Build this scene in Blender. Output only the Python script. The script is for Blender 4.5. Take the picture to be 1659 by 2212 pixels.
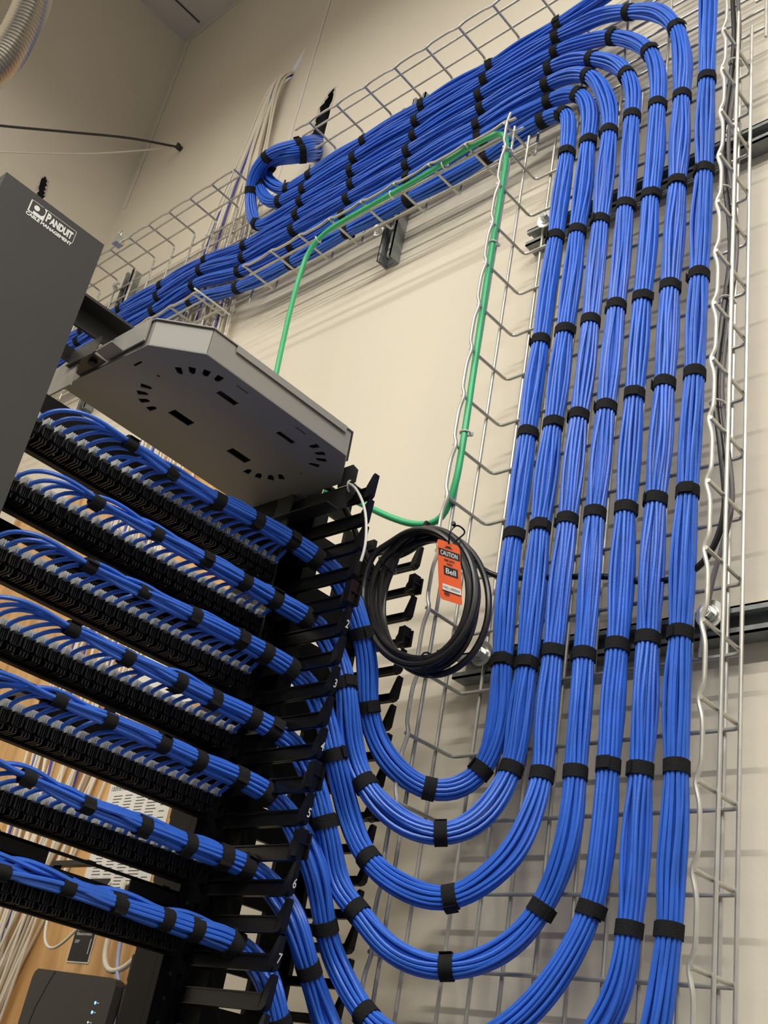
import bpy, bmesh, math, random
from mathutils import Vector, Matrix, noise
import numpy as np
random.seed(7)
for o in list(bpy.data.objects): bpy.data.objects.remove(o)
sc = bpy.context.scene
H = 1.25                      # height of the camera above the floor; the tables below are measured from the camera
# ---------------------------------------------------------------- camera
FPX = 2427.0
RC = ((0.732688, 0.659318, 0.168725), (-0.217409, 0.461682, -0.85999), (-0.644904, 0.593422, 0.481611))
cam = bpy.data.cameras.new('camera'); camo = bpy.data.objects.new('camera', cam)
sc.collection.objects.link(camo); sc.camera = camo
cam.sensor_fit = 'HORIZONTAL'; cam.sensor_width = 36.0; cam.lens = 36.0*FPX/1659.0
cam.clip_start = 0.02; cam.clip_end = 60
r, d, f = (Vector(v) for v in RC)
f = f.normalized(); r = (r - f*r.dot(f)).normalized(); u = r.cross(f)
camo.matrix_world = Matrix(((r.x, u.x, -f.x, 0), (r.y, u.y, -f.y, 0), (r.z, u.z, -f.z, H), (0, 0, 0, 1)))
# ---------------------------------------------------------------- light and exposure
vs = sc.view_settings
vs.view_transform = 'Standard'; vs.look = 'None'; vs.gamma = 1.0; vs.exposure = -0.07; vs.use_curve_mapping = False
w = bpy.data.worlds.new('world'); sc.world = w; w.use_nodes = True
w.node_tree.nodes['Background'].inputs[0].default_value = (1.0, 0.95, 0.88, 1)
w.node_tree.nodes['Background'].inputs[1].default_value = 0.3
def area(name, loc, sx, sy, power, col=(1, .955, .885), rot=(0, 0, 0), spread=180):
    l = bpy.data.lights.new(name, 'AREA'); l.shape = 'RECTANGLE'; l.size = sx; l.size_y = sy
    l.energy = power; l.color = col; l.spread = math.radians(spread)
    o = bpy.data.objects.new(name, l); o.location = (loc[0], loc[1], loc[2]+H); o.rotation_euler = rot
    sc.collection.objects.link(o); return o
# two long suspended fluorescent fixtures parallel to the tray wall, then an added fill
area('fixture_or_fill_lamp', (-0.8, 0.15, 2.90), 3.8, 0.04, 22)
area('fixture_or_fill_lamp', (-0.2, -1.5, 3.02), 4.4, 0.10, 146)
area('fixture_or_fill_lamp', (1.1, -0.5, 2.95), 1.6, 0.06, 66)  # added fill lamp out of view, brightens the lower right wall

# ---------------------------------------------------------------- mesh helpers
C = sc.collection
class MB:
    """collects boxes, prisms and tubes into one mesh"""
    def __init__(s): s.v = []; s.f = []; s.n = 0
    def add(s, vs, fs):
        s.v.append(np.asarray(vs, dtype=float).reshape(-1, 3)); b = s.n
        s.f.extend([tuple(i+b for i in q) for q in fs]); s.n += len(vs); return s
    def box(s, x0, x1, y0, y1, z0, z1):
        v = [(x, y, z) for z in (z0, z1) for x, y in ((x0, y0), (x1, y0), (x1, y1), (x0, y1))]
        return s.add(v, [(3, 2, 1, 0), (4, 5, 6, 7), (0, 1, 5, 4), (1, 2, 6, 5), (2, 3, 7, 6), (3, 0, 4, 7)])
    def prism(s, poly, ext):
        """poly: planar ring of points, ext: extrusion vector"""
        p = [Vector(a) for a in poly]; e = Vector(ext); n = len(p)
        v = [tuple(a) for a in p]+[tuple(a+e) for a in p]
        return s.add(v, [tuple(range(n-1, -1, -1)), tuple(range(n, 2*n))]+[(i, (i+1) % n, n+(i+1) % n, n+i) for i in range(n)])
    def tube(s, path, r, n=8, closed=False, caps=True):
        p = np.asarray(path, dtype=float); m = len(p)
        v, fs = tube_geo(p, r, n, closed)
        if caps and not closed: fs = fs+[tuple(range(n-1, -1, -1)), tuple((m-1)*n+i for i in range(n))]
        return s.add(v, fs)
    def disc(s, c, axis, r, t, n=20):
        a = Vector(axis).normalized(); c = Vector(c)
        q = a.orthogonal().normalized(); w_ = a.cross(q)
        ring = [c+q*math.cos(2*math.pi*i/n)*r+w_*math.sin(2*math.pi*i/n)*r for i in range(n)]
        return s.prism(ring, a*t)
    def mesh(s, name, off=(0, 0, 0), smooth=True):
        me = bpy.data.meshes.new(name)
        v = np.concatenate(s.v); v = v-np.array(off)
        me.from_pydata(v.tolist(), [], s.f); me.validate()
        if smooth:
            me.polygons.foreach_set('use_smooth', [True]*len(me.polygons))
            try: me.set_sharp_from_angle(angle=math.radians(38))
            except Exception: pass
        return me
def frames(p, closed=False):
    m = len(p); t = np.gradient(p, axis=0) if not closed else np.roll(p, -1, 0)-np.roll(p, 1, 0)
    t /= np.maximum(np.linalg.norm(t, axis=1), 1e-9)[:, None]
    a = np.zeros((m, 3)); ref = np.array([0.13, -1, 0.07])
    x = ref-t[0]*ref.dot(t[0])
    if np.linalg.norm(x) < .2: ref = np.array([1., .1, .2]); x = ref-t[0]*ref.dot(t[0])
    x /= np.linalg.norm(x); a[0] = x
    for i in range(1, m):
        x = x-t[i]*x.dot(t[i]); x /= np.linalg.norm(x); a[i] = x
    return t, a, np.cross(t, a)
def tube_geo(p, r, n, closed=False):
    m = len(p); t, a, b = frames(p, closed)
    th = np.arange(n)*2*math.pi/n
    rr = np.full(m, r) if np.isscalar(r) else np.asarray(r)
    v = p[:, None, :]+rr[:, None, None]*(a[:, None, :]*np.cos(th)[None, :, None]+b[:, None, :]*np.sin(th)[None, :, None])
    fs = []
    for i in range(m if closed else m-1):
        j = (i+1) % m
        fs += [(i*n+k, i*n+(k+1) % n, j*n+(k+1) % n, j*n+k) for k in range(n)]
    return v.reshape(-1, 3), fs
def crom(pts, ds):
    """Catmull-Rom through the points, resampled every ds metres; returns samples and the sample index nearest each input"""
    P = np.asarray(pts, dtype=float); P = np.vstack([2*P[0]-P[1], P, 2*P[-1]-P[-2]])
    out = []; mark = []
    for i in range(1, len(P)-2):
        p0, p1, p2, p3 = P[i-1:i+3]
        k = max(6, int(np.linalg.norm(p2-p1)/ds*2))
        d1 = np.linalg.norm(p1-p0)**.5+1e-6; d2 = np.linalg.norm(p2-p1)**.5+1e-6; d3 = np.linalg.norm(p3-p2)**.5+1e-6
        m1 = (p1-p0)/d1-(p2-p0)/(d1+d2)+(p2-p1)/d2; m2 = (p2-p1)/d2-(p3-p1)/(d2+d3)+(p3-p2)/d3
        m1 *= d2; m2 *= d2
        mark.append(len(out))
        for q in range(k):
            s = q/k
            out.append((2*s**3-3*s**2+1)*p1+(s**3-2*s**2+s)*m1+(3*s**2-2*s**3)*p2+(s**3-s**2)*m2)
    mark.append(len(out)); out.append(P[-2]); out = np.array(out)
    L = np.concatenate([[0], np.cumsum(np.linalg.norm(np.diff(out, axis=0), axis=1))])
    m = max(2, int(L[-1]/ds)+1); S = np.linspace(0, L[-1], m)
    res = np.stack([np.interp(S, L, out[:, k]) for k in range(3)], 1)
    idx = [int(round(L[a]/L[-1]*(m-1))) for a in mark]
    return res, idx
def smooth(p, it=3):
    p = p.copy()
    for _ in range(it): p[1:-1] = p[:-2]*.25+p[1:-1]*.5+p[2:]*.25
    return p
def cat(o, label=None, cat_=None, group=None, kind=None):
    if label: o['label'] = label
    if cat_: o['category'] = cat_
    if group: o['group'] = group
    if kind: o['kind'] = kind
    return o
def thing(name, loc, label, cat_, group=None):
    o = bpy.data.objects.new(name, None); o.empty_display_size = .05
    o.location = (loc[0], loc[1], loc[2]+H); C.objects.link(o); o['off'] = list(loc)
    return cat(o, label, cat_, group)
def off_of(o): return tuple(o['off'])
def obj(name, mb, m, parent=None, label=None, smooth_=True, at=None):
    """one mesh object; world-placed vertices are stored relative to its thing's base"""
    if parent is not None: off = off_of(parent)
    elif at is not None: off = at
    else:
        v = np.concatenate(mb.v); off = (float(v[:, 0].mean()), float(v[:, 1].mean()), float(v[:, 2].min()))
    me = mb.mesh(name, off, smooth_) if isinstance(mb, MB) else mb
    me.materials.append(m) if not me.materials else None
    o = bpy.data.objects.new(name, me); C.objects.link(o); o['off'] = list(off)
    if parent is not None: o.parent = parent
    else: o.location = (off[0], off[1], off[2]+H)
    if label: o['label'] = label
    return o
# ---------------------------------------------------------------- materials
def mat(name, col, rough=.5, metal=0., noise_amt=0., nscale=20., bump=0., spec=.5, emit=None, estr=0., bscale=None):
    m = bpy.data.materials.new(name); m.use_nodes = True; nt = m.node_tree; b = nt.nodes['Principled BSDF']
    b.inputs['Base Color'].default_value = (*col, 1); b.inputs['Roughness'].default_value = rough
    b.inputs['Metallic'].default_value = metal; b.inputs['Specular IOR Level'].default_value = spec
    if noise_amt or bump:
        tc = nt.nodes.new('ShaderNodeTexCoord'); nz = nt.nodes.new('ShaderNodeTexNoise')
        nz.inputs['Scale'].default_value = nscale; nz.inputs['Detail'].default_value = 4
        nt.links.new(tc.outputs['Object'], nz.inputs['Vector'])
        if noise_amt:
            cr = nt.nodes.new('ShaderNodeValToRGB')
            cr.color_ramp.elements[0].color = (*[max(0, c*(1-noise_amt)) for c in col], 1)
            cr.color_ramp.elements[1].color = (*[min(1, c*(1+noise_amt)) for c in col], 1)
            cr.color_ramp.elements[0].position = .3; cr.color_ramp.elements[1].position = .7
            nt.links.new(nz.outputs['Fac'], cr.inputs['Fac']); nt.links.new(cr.outputs['Color'], b.inputs['Base Color'])
        if bump:
            n2 = nz
            if bscale:
                n2 = nt.nodes.new('ShaderNodeTexNoise'); n2.inputs['Scale'].default_value = bscale; n2.inputs['Detail'].default_value = 3
                nt.links.new(tc.outputs['Object'], n2.inputs['Vector'])
            bp = nt.nodes.new('ShaderNodeBump'); bp.inputs['Strength'].default_value = bump; bp.inputs['Distance'].default_value = .002
            nt.links.new(n2.outputs['Fac'], bp.inputs['Height']); nt.links.new(bp.outputs['Normal'], b.inputs['Normal'])
    if emit:
        b.inputs['Emission Color'].default_value = (*emit, 1); b.inputs['Emission Strength'].default_value = estr
    return m
M = dict(
    paint=mat('wall_paint', (.80, .735, .60), .75, noise_amt=.02, nscale=2.0, bump=.08, bscale=180),
    shade=mat('grey_paint', (.27, .275, .29), .8),
    ceil=mat('ceiling_paint', (.74, .69, .68), .85, noise_amt=.02, nscale=2.5),
    tape=mat('joint_compound', (.84, .78, .68), .8),
    floor=mat('floor_vinyl', (.04, .043, .05), .5, noise_amt=.08, nscale=6),
    steel=mat('zinc_wire', (.56, .55, .50), .36, .6, noise_amt=.08, nscale=60),
    galv=mat('galvanised_channel', (.27, .29, .28), .45, .3, noise_amt=.22, nscale=45, bump=.1),
    bolt=mat('bright_zinc', (.74, .75, .72), .28, .85, noise_amt=.1, nscale=90),
    blue=mat('blue_jacket', (.038, .16, .72), .36, noise_amt=.10, nscale=30, bump=.12, bscale=400, spec=.45),
    velcro=mat('black_hook_and_loop', (.018, .018, .019), .95, noise_amt=.25, nscale=500, bump=.5, spec=.2),
    black=mat('black_powder_coat', (.005, .005, .0055), .5, spec=.22, noise_amt=.15, nscale=80, bump=.05, bscale=300),
    plastic=mat('black_plastic', (.007, .007, .008), .28, spec=.35),
    jackblack=mat('jack_plastic', (.007, .008, .013), .45),
    white=mat('white_nylon', (.72, .72, .68), .4),
    clear=mat('pale_cap_plastic', (.70, .72, .70), .35),
    door=mat('charcoal_cover', (.038, .038, .036), .55, noise_amt=.06, nscale=6, bump=.1, bscale=260),
    box=mat('grey_beige_enamel', (.31, .30, .27), .5, noise_amt=.02, nscale=8),
    boxdark=mat('shadow_steel', (.05, .05, .05), .6),
    rail=mat('dark_grey_steel', (.042, .042, .041), .42, .2, noise_amt=.1, nscale=30),
    green=mat('green_insulation', (.05, .50, .20), .35, noise_amt=.05, nscale=20),
    blackcable=mat('black_jacket', (.014, .013, .013), .3),
    greycable=mat('grey_jacket', (.13, .12, .13), .4),
    whitecable=mat('white_jacket', (.78, .72, .58), .45, noise_amt=.05, nscale=8),
    violet=mat('violet_blue_jacket', (.07, .07, .40), .45),
    orange=mat('orange_card', (.86, .13, .03), .5),
    ink=mat('black_ink', (.012, .012, .014), .6),
    paper=mat('paper', (.82, .80, .74), .7, noise_amt=.02, nscale=10),
    print=mat('printed_text', (.10, .10, .10), .8),
    silver=mat('white_lettering', (.80, .80, .78), .5),
    router=mat('router_plastic', (.022, .023, .024), .4),
    led=mat('led_blue', (.05, .15, 1), .4, emit=(.05, .18, 1), estr=9),
    ledw=mat('led_white', (.8, .8, .9), .4, emit=(.8, .85, 1), estr=1.5),
    hole=mat('wall_void', (.03, .03, .035), .9),
    gyps=mat('torn_gypsum', (.62, .57, .50), .95, noise_amt=.25, nscale=60, bump=.6),
    flex=mat('flexible_aluminium', (.50, .47, .42), .25, .9),
    twine=mat('pale_cord', (.66, .60, .48), .8),
)
def wood_mat():
    m = bpy.data.materials.new('plywood'); m.use_nodes = True; nt = m.node_tree; b = nt.nodes['Principled BSDF']
    tc = nt.nodes.new('ShaderNodeTexCoord'); mp = nt.nodes.new('ShaderNodeMapping')
    mp.inputs['Scale'].default_value = (9, 9, 1.1); nt.links.new(tc.outputs['Object'], mp.inputs['Vector'])
    nz = nt.nodes.new('ShaderNodeTexNoise'); nz.inputs['Scale'].default_value = 1.6; nz.inputs['Detail'].default_value = 6; nz.inputs['Distortion'].default_value = 1.2
    nt.links.new(mp.outputs['Vector'], nz.inputs['Vector'])
    cr = nt.nodes.new('ShaderNodeValToRGB'); e = cr.color_ramp.elements
    e[0].position = .3; e[0].color = (.50, .26, .085, 1); e[1].position = .62; e[1].color = (.78, .48, .20, 1)
    nt.links.new(nz.outputs['Fac'], cr.inputs['Fac']); nt.links.new(cr.outputs['Color'], b.inputs['Base Color'])
    b.inputs['Roughness'].default_value = .55
    return m
M['wood'] = wood_mat()
def text_geo(body, place, weight=0.0, spacing=1.0, size=1.0, align='LEFT', depth=.0002, res=3):
    """lettering: text turned into a mesh and laid on a surface by place(x, y) -> point; size is the em height"""
    cu = bpy.data.curves.new('lettering', 'FONT'); cu.body = body; cu.size = size; cu.offset = weight; cu.space_character = spacing
    cu.align_x = align; cu.resolution_u = res
    o = bpy.data.objects.new('lettering', cu); C.objects.link(o)
    dg = bpy.context.evaluated_depsgraph_get(); me = o.evaluated_get(dg).to_mesh()
    vs = [place(v.co.x, v.co.y) for v in me.vertices]; fs = [tuple(p.vertices) for p in me.polygons]
    xs = [v.co.x for v in me.vertices]
    o.evaluated_get(dg).to_mesh_clear(); bpy.data.objects.remove(o); bpy.data.curves.remove(cu)
    return vs, fs
def text_width(body, **k):
    g = []; text_geo(body, lambda x, y: (g.append(x), (x, y, 0))[1], **k); return min(g), max(g)
# ================================================================ the room
YW = 1.265      # face of the wall that carries the tray
XV = -3.05      # face of the wall at the far end
ZC = 3.62
def planar(name, outer, holes, to3, m, kind='structure'):
    bm = bmesh.new(); es = []
    for ring in [outer]+holes:
        vs_ = [bm.verts.new(to3(a, b)) for a, b in ring]
        es += [bm.edges.new((vs_[i], vs_[(i+1) % len(vs_)])) for i in range(len(vs_))]
    bmesh.ops.triangle_fill(bm, use_beauty=True, use_dissolve=False, edges=es)
    me = bpy.data.meshes.new(name); bm.to_mesh(me); bm.free(); me.materials.append(m)
    o = bpy.data.objects.new(name, me); C.objects.link(o); o.location = (0, 0, H); o['off'] = [0, 0, 0]
    if kind: o['kind'] = kind
    return o
rnd = random.Random(3)
slot = [(-1.950, 2.322), (-1.968, 2.330), (-1.974, 2.373), (-1.982, 2.431), (-1.983, 2.484), (-1.977, 2.533), (-1.962, 2.560), (-1.947, 2.583), (-1.925, 2.592), (-1.917, 2.543), (-1.921, 2.505), (-1.918, 2.476), (-1.917, 2.409), (-1.914, 2.34)]
slit = [(-2.150, 2.93), (-2.166, 2.90), (-2.192, 2.845), (-2.212, 2.80), (-2.176, 2.81), (-2.160, 2.86)]
hole = [(0.976, 2.500), (0.972, 2.53), (0.967, 2.568), (0.966, 2.593), (0.971, 2.618), (0.986, 2.617), (0.994, 2.609), (0.998, 2.59), (0.999, 2.57), (1.004, 2.548), (0.990, 2.50)]
wr = planar('wall_right', [(-3.05, -H), (2.6, -H), (2.6, ZC), (-3.05, ZC)], [slot, slit], lambda a, b: (a, YW, b), M['paint'])
wb = planar('wall_back', [(-3.2, -H), (1.265, -H), (1.265, ZC), (-3.2, ZC)], [hole], lambda a, b: (XV, a, b), M['paint'])
obj('recess', MB().box(-2.0, -1.88, YW+.10, YW+.11, 2.28, 2.70).box(-2.0, -1.98, YW+.014, YW+.1, 2.28, 2.7).box(-1.90, -1.88, YW+.014, YW+.1, 2.28, 2.7), M['hole'], wr)
obj('recess', MB().box(-2.23, -2.13, YW+.06, YW+.07, 2.78, 2.96), M['hole'], wr)
obj('recess', MB().box(XV-.09, XV-.08, .90, 1.04, 2.45, 2.78), M['hole'], wb)
def ragged(ring, to3, seed, wd, name, parent):
    """torn gypsum along one side of an opening"""
    q = random.Random(seed); P_ = []
    for i in range(len(ring)-1):
        for k in range(4):
            t = k/4; P_.append((ring[i][0]*(1-t)+ring[i+1][0]*t, ring[i][1]*(1-t)+ring[i+1][1]*t))
    P_.append(ring[-1]); mb = MB(); v = []; cx = sum(a for a, b in slot)/len(slot) if parent is wr else .985
    for (a, b) in P_:
        s = wd*q.uniform(.25, 1); t_ = wd*q.uniform(.2, 1.1); sg = -1 if a < cx else 1
        v += [to3(a+sg*s*.4, b+q.uniform(0, .3)*s, 0), to3(a-sg*t_, b-t_*.3, .0015)]
    fs = [(2*i, 2*i+1, 2*i+3, 2*i+2) for i in range(len(P_)-1)]
    mb.add(v, fs); obj(name, mb, M['gyps'], parent, smooth_=False)
ragged(slot[3:9], lambda a, b, d: (a, YW-d-.0008, b), 5, .014, 'torn_edge', wr)
ragged(slot[8:11], lambda a, b, d: (a, YW-d-.0008, b), 6, .006, 'torn_edge', wr)
ragged(hole[0:6], lambda a, b, d: (XV+d+.001, a, b), 9, .008, 'torn_edge', wb)
ragged(hole[5:10], lambda a, b, d: (XV+d+.001, a, b), 3, .008, 'torn_edge', wb)
for nm, a in (('wall_front', (2.6, 2.61, -3.2, YW, -H, ZC)), ('wall_left', (XV, 2.6, -3.21, -3.2, -H, ZC))):
    cat(obj(nm, MB().box(*a), M['shade'], smooth_=False), kind='structure')
cat(obj('ceiling', MB().box(XV, 2.6, -3.2, YW, ZC, ZC+.02), M['ceil'], smooth_=False), kind='structure')
cat(obj('floor', MB().box(XV, 2.6, -3.2, YW, -H-.02, -H), M['floor'], smooth_=False), kind='structure')
# plaster joints: over the corner, along the ceiling and down the wall
def strip(path, wd, to, name, n=40, amp=.004):
    q = random.Random(len(name)+n); mb = MB(); v = []; fs = []
    for i in range(n+1):
        t = i/n; a, b = path[0][0]*(1-t)+path[1][0]*t, path[0][1]*(1-t)+path[1][1]*t
        w1 = wd*(1+q.uniform(-.25, .25)); nx, nz = -(path[1][1]-path[0][1]), path[1][0]-path[0][0]; L = math.hypot(nx, nz)
        o_ = q.uniform(-amp, amp); nx /= L; nz /= L
        v += [to(a+nx*(w1+o_), b+nz*(w1+o_)), to(a-nx*(w1-o_), b-nz*(w1-o_))]
    fs = [(2*i, 2*i+1, 2*i+3, 2*i+2) for i in range(n)]
    mb.add(v, fs); return cat(obj(name, mb, M['tape']), kind='structure')
strip([(-3.02, 2.70), (-3.02, ZC)], .012, lambda a, b: (a, YW-.0012, b), 'trim_1')
strip([(-3.0, ZC-.012), (2.5, ZC-.012)], .010, lambda a, b: (a, YW-.0012, b), 'trim_2')
strip([(-2.085, 2.25), (-2.095, ZC)], .006, lambda a, b: (a, YW-.0012, b), 'trim_3', amp=.001)
cat(obj('seam_shadow', MB().box(-2.93, -2.925, 1.0, 1.24, ZC-.004, ZC-.0005), M['boxdark']), kind='structure')  # dark strip painted in for the shadow along a ceiling seam

# ================================================================ wire mesh trays
WR = .0030
def bendpath(pts, rad=.012, n=5):
    P = [Vector(p) for p in pts]; out = [P[0]]
    for i in range(1, len(P)-1):
        a = (P[i-1]-P[i]); b = (P[i+1]-P[i]); rr_ = min(rad, a.length*.45, b.length*.45)
        a = P[i]+a.normalized()*rr_; b = P[i]+b.normalized()*rr_
        for k in range(n+1):
            t = k/n; out.append(a*(1-t)**2+P[i]*2*t*(1-t)+b*t*t)
    out.append(P[-1]); return [tuple(p) for p in out]
def zig(a0, a1, step0, step, fix, amp=.0066):
    """wavy safety rail: bent inwards where each cross wire is welded on, bowed out between"""
    out = []; n = int((a1-a0)/.005)
    for i in range(n+1):
        a = a0+(a1-a0)*i/n; ph = ((a-step0)/step) % 1.0
        ph = ph if ph < .5 else ph-1
        k = math.exp(-(ph/(.13 if ph > 0 else .20))**2)
        out.append(fix(a, k*amp))
    return out
# --- vertical tray
tv = thing('wire_mesh_tray', (-.855, 1.265, -1.0), 'vertical galvanised wire mesh cable tray on the right wall carrying the upright blue bundles', 'cable tray')
XL, XR = -1.080, -.621
ZT, ZB = 1.792, -.85
z0 = .209
for i in range(9):
    obj('rail_wire', MB().tube([(-1.047+.05*i, 1.2292, ZB), (-1.047+.05*i, 1.2292, ZT+.012)], WR), M['steel'], tv)
for x_, s in ((XL, 1), (XR, -1)):
    ya, yb = (1.146, 1.192) if s > 0 else (1.158, 1.207)
    obj('rail_wire', MB().tube([(x_-s*.0055, ya, ZB), (x_-s*.0055, ya, ZT-.01)], WR), M['steel'], tv)
    obj('rail_wire', MB().tube([(x_-s*.0055, yb, ZB), (x_-s*.0055, yb, ZT+.006)], WR), M['steel'], tv)
    obj('safety_rail', MB().tube(zig(ZB, ZT, z0, .0993, lambda a, k: (x_-s*.004+s*k, 1.120, a)), .0031), M['steel'], tv)
k = -10
while z0+.0993*k < ZT:
    z = z0+.0993*k
    obj('cross_wire', MB().tube(bendpath([(XL-.001, 1.118, z), (XL, 1.2232, z), (XR, 1.2232, z), (XR+.001, 1.118, z)]), WR), M['steel'], tv); k += 1
# --- horizontal tray
th_ = thing('wire_mesh_tray', (-1.5, 1.265, 1.77), 'horizontal wire mesh cable tray high along the wall, running towards the far corner', 'cable tray')
ZL, ZH = 1.771, 2.212; XE, X0 = -3.02, .5
for i in range(8):
    obj('rail_wire', MB().tube([(XE, 1.2292, ZL+.040+.0515*i), (X0, 1.2292, ZL+.040+.0515*i)], WR), M['steel'], th_)
segL = [(XE, -2.06), (-1.885, -1.062), (-.578, X0)]; segH = [(XE, -2.085), (-1.832, X0)]
for (zz, s, segs) in ((ZL, 1, segL), (ZH, -1, segH)):
    for a, b in segs:
        obj('rail_wire', MB().tube([(a, 1.146, zz-s*.0055), (b, 1.146, zz-s*.0055)], WR), M['steel'], th_)
        obj('rail_wire', MB().tube([(a, 1.194, zz-s*.0055), (b, 1.194, zz-s*.0055)], WR), M['steel'], th_)
        obj('safety_rail', MB().tube(zig(a, b, -1.09, .0985, lambda q, k_: (q, 1.120, zz-s*.004+s*k_)), .0031), M['steel'], th_)
ins = lambda x_, segs: any(a-.012 <= x_ <= b+.012 for a, b in segs)
for k in range(-19, 17):
    x_ = -1.09+.0985*k
    if not XE < x_ < X0: continue
    p = [(x_, 1.118, ZL-.001), (x_, 1.2235, ZL)] if ins(x_, segL) else [(x_, 1.2235, ZL+.004)]
    p += [(x_, 1.2235, ZH), (x_, 1.118, ZH+.001)] if ins(x_, segH) else [(x_, 1.2235, ZH-.004)]
    obj('cross_wire', MB().tube(bendpath(p), WR), M['steel'], th_)
# small clip riding on the top rail
tc_ = thing('rail_clip', (-2.60, 1.112, 2.21), 'small pale metal clip sitting on top rail of the horizontal wire tray', 'clip')
mbx = MB().box(-2.625, -2.60, 1.100, 1.128, 2.200, 2.226)
obj('clip_base', mbx, M['bolt'], tc_)
obj('clip_loop', MB().tube([(-2.615+.010*math.cos(a), 1.112, 2.238+.015*math.sin(a)) for a in np.linspace(0, 2*math.pi, 15)[:-1]], .004, 6, closed=True), M['bolt'], tc_)

# ================================================================ slotted channel behind the trays
def channel(mb, axis, a0, a1, c):
    """41 mm strut with inturned lips; axis 'x' or 'z', c = centre of the section on the other axis"""
    y0, y1, h_, t = 1.2325, YW-.0005, .0205, .0028
    def B(u0, u1, yy0, yy1):
        if axis == 'x': mb.box(a0, a1, yy0, yy1, c+u0, c+u1)
        else: mb.box(c+u0, c+u1, yy0, yy1, a0, a1)
    B(-h_, h_, y1-t, y1); B(-h_, -h_+t, y0, y1-t); B(h_-t, h_, y0, y1-t)
    for s in (-1, 1):
        lo, hi = sorted((s*h_, s*(h_-.0095))); B(lo, hi, y0-.0, y0+t)
        lo, hi = sorted((s*(h_-.0095), s*(h_-.0095+t))); B(lo, hi, y0+t, y0+.009)
    return mb
def fixing(parent, x_, z, big=.020):
    w_ = obj('washer', MB().disc((x_, 1.2145, z), (0, -1, 0), big, .0022, 28), M['bolt'], parent)
    mb = MB().disc((x_, 1.2123, z), (0, -1, 0), .0125, .003, 24).disc((x_, 1.2093, z), (0, -1, 0), .0088, .0075, 6).disc((x_, 1.2018, z), (0, -1, 0), .0052, .0012, 12)
    obj('bolt', mb, M['bolt'], parent)
for z, lb, fx in ((.660, 'lower horizontal galvanised strut channel fixing the vertical tray to the wall', (-1.042, -.664)),
                  (1.556, 'upper horizontal galvanised strut channel behind the vertical tray', (-1.030, -.652))):
    s_ = thing('strut_channel', (-.5, YW, z), lb, 'strut channel', 'horizontal strut channels behind the vertical tray')
    obj('channel', channel(MB(), 'x', -1.112 if z < 1 else -1.09, .45, z), M['galv'], s_, smooth_=False)
    for a in fx: fixing(s_, a, z+.004)
for x_, lb in ((-1.505, 'short upright strut behind the horizontal tray, its cut end poking out below the green cable'),
               (-2.725, 'short upright strut behind the horizontal tray near the charcoal cover')):
    s_ = thing('strut_channel', (x_, YW, 1.7), lb, 'strut channel', 'upright strut channels behind the horizontal tray')
    obj('channel', channel(MB(), 'z', 1.705, 2.242, x_), M['galv'], s_, smooth_=False)
    fixing(s_, x_-.012, 1.782, .017); fixing(s_, x_-.012, 2.165, .017)

# ================================================================ rack
ZR = [.7145-.0889*i for i in range(7)]           # centre height of each patch panel
rk = thing('equipment_rack', (-1.27, .73, -H), 'black two post equipment rack holding the patch panels', 'rack')
def post(y0, y1, s):
    mb = MB().box(-1.335, -1.285, y0, y1, -H, .86)
    mb.box(-1.2845, -1.2725, y0, y1, -H, .90)
    mb.box(-1.2725, -1.222, y1-.004 if s > 0 else y0, y1 if s > 0 else y0+.004, -H, .93)
    return mb
obj('post', post(.940, .985, 1), M['black'], rk, smooth_=False)
obj('post', post(.445, .488, -1), M['black'], rk, smooth_=False)
fl = MB().box(-1.2725, -1.236, .9405, .944, .58, .86)  # upper stretch of the flange where light falls, painted in as paler steel
obj('lit_flange', fl, M['rail'], rk, smooth_=False)
obj('top_angle', MB().box(-1.262, -1.258, .44, .99, .899, .928).box(-1.262, -1.227, .44, .99, .927, .931), M['rail'], rk, smooth_=False)
obj('top_angle', MB().box(-1.302, -1.298, .44, .99, .868, .891), M['rail'], rk, smooth_=False)
mb = MB()
for i in range(70):
    z = .88-.0296*i
    mb.disc((-1.2722, .957, z), (1, 0, 0), .0028, .0006, 8)
obj('screw_hole_row', mb, M['hole'], rk)

# ---- patch panels
names = ['topmost', 'second from the top', 'third from the top', 'fourth from the top', 'fifth from the top', 'sixth from the top', 'lowest visible']
def jack_mesh():
    b = MB(); b.box(-1.262, -1.232, -.0068, .0068, -.013, .006)
    b.box(-1.232, -1.224, -.0072, -.0052, -.011, .004); b.box(-1.232, -1.224, .0052, .0072, -.011, .004)
    for q in (-.004, -.0012, .0016, .0044): b.box(-1.232, -1.2265, q-.0006, q+.0006, -.012, .002)
    for q in (-.0045, 0, .0045): b.box(-1.252, -1.230, q-.0010, q+.0010, -.019, -.013)
    return b.mesh('jack', smooth=False)
def cap_mesh():
    b = MB()
    for q in (-.0062, -.0028, .0008, .0038): b.box(-1.236, -1.2195, q-.0008, q+.0008, .0035, .0125)
    b.prism([(-1.243, -.0066, .0062), (-1.243, .0066, .0062), (-1.243, .0066, .0165), (-1.243, .0015, .0165)], (.010, 0, 0))
    return b.mesh('termination_cap', smooth=False)
JM, CM = jack_mesh(), cap_mesh()
JM.materials.append(M['jackblack']); CM.materials.append(M['clear'])
JY = [.506+.01822*i for i in range(24)]
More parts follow.
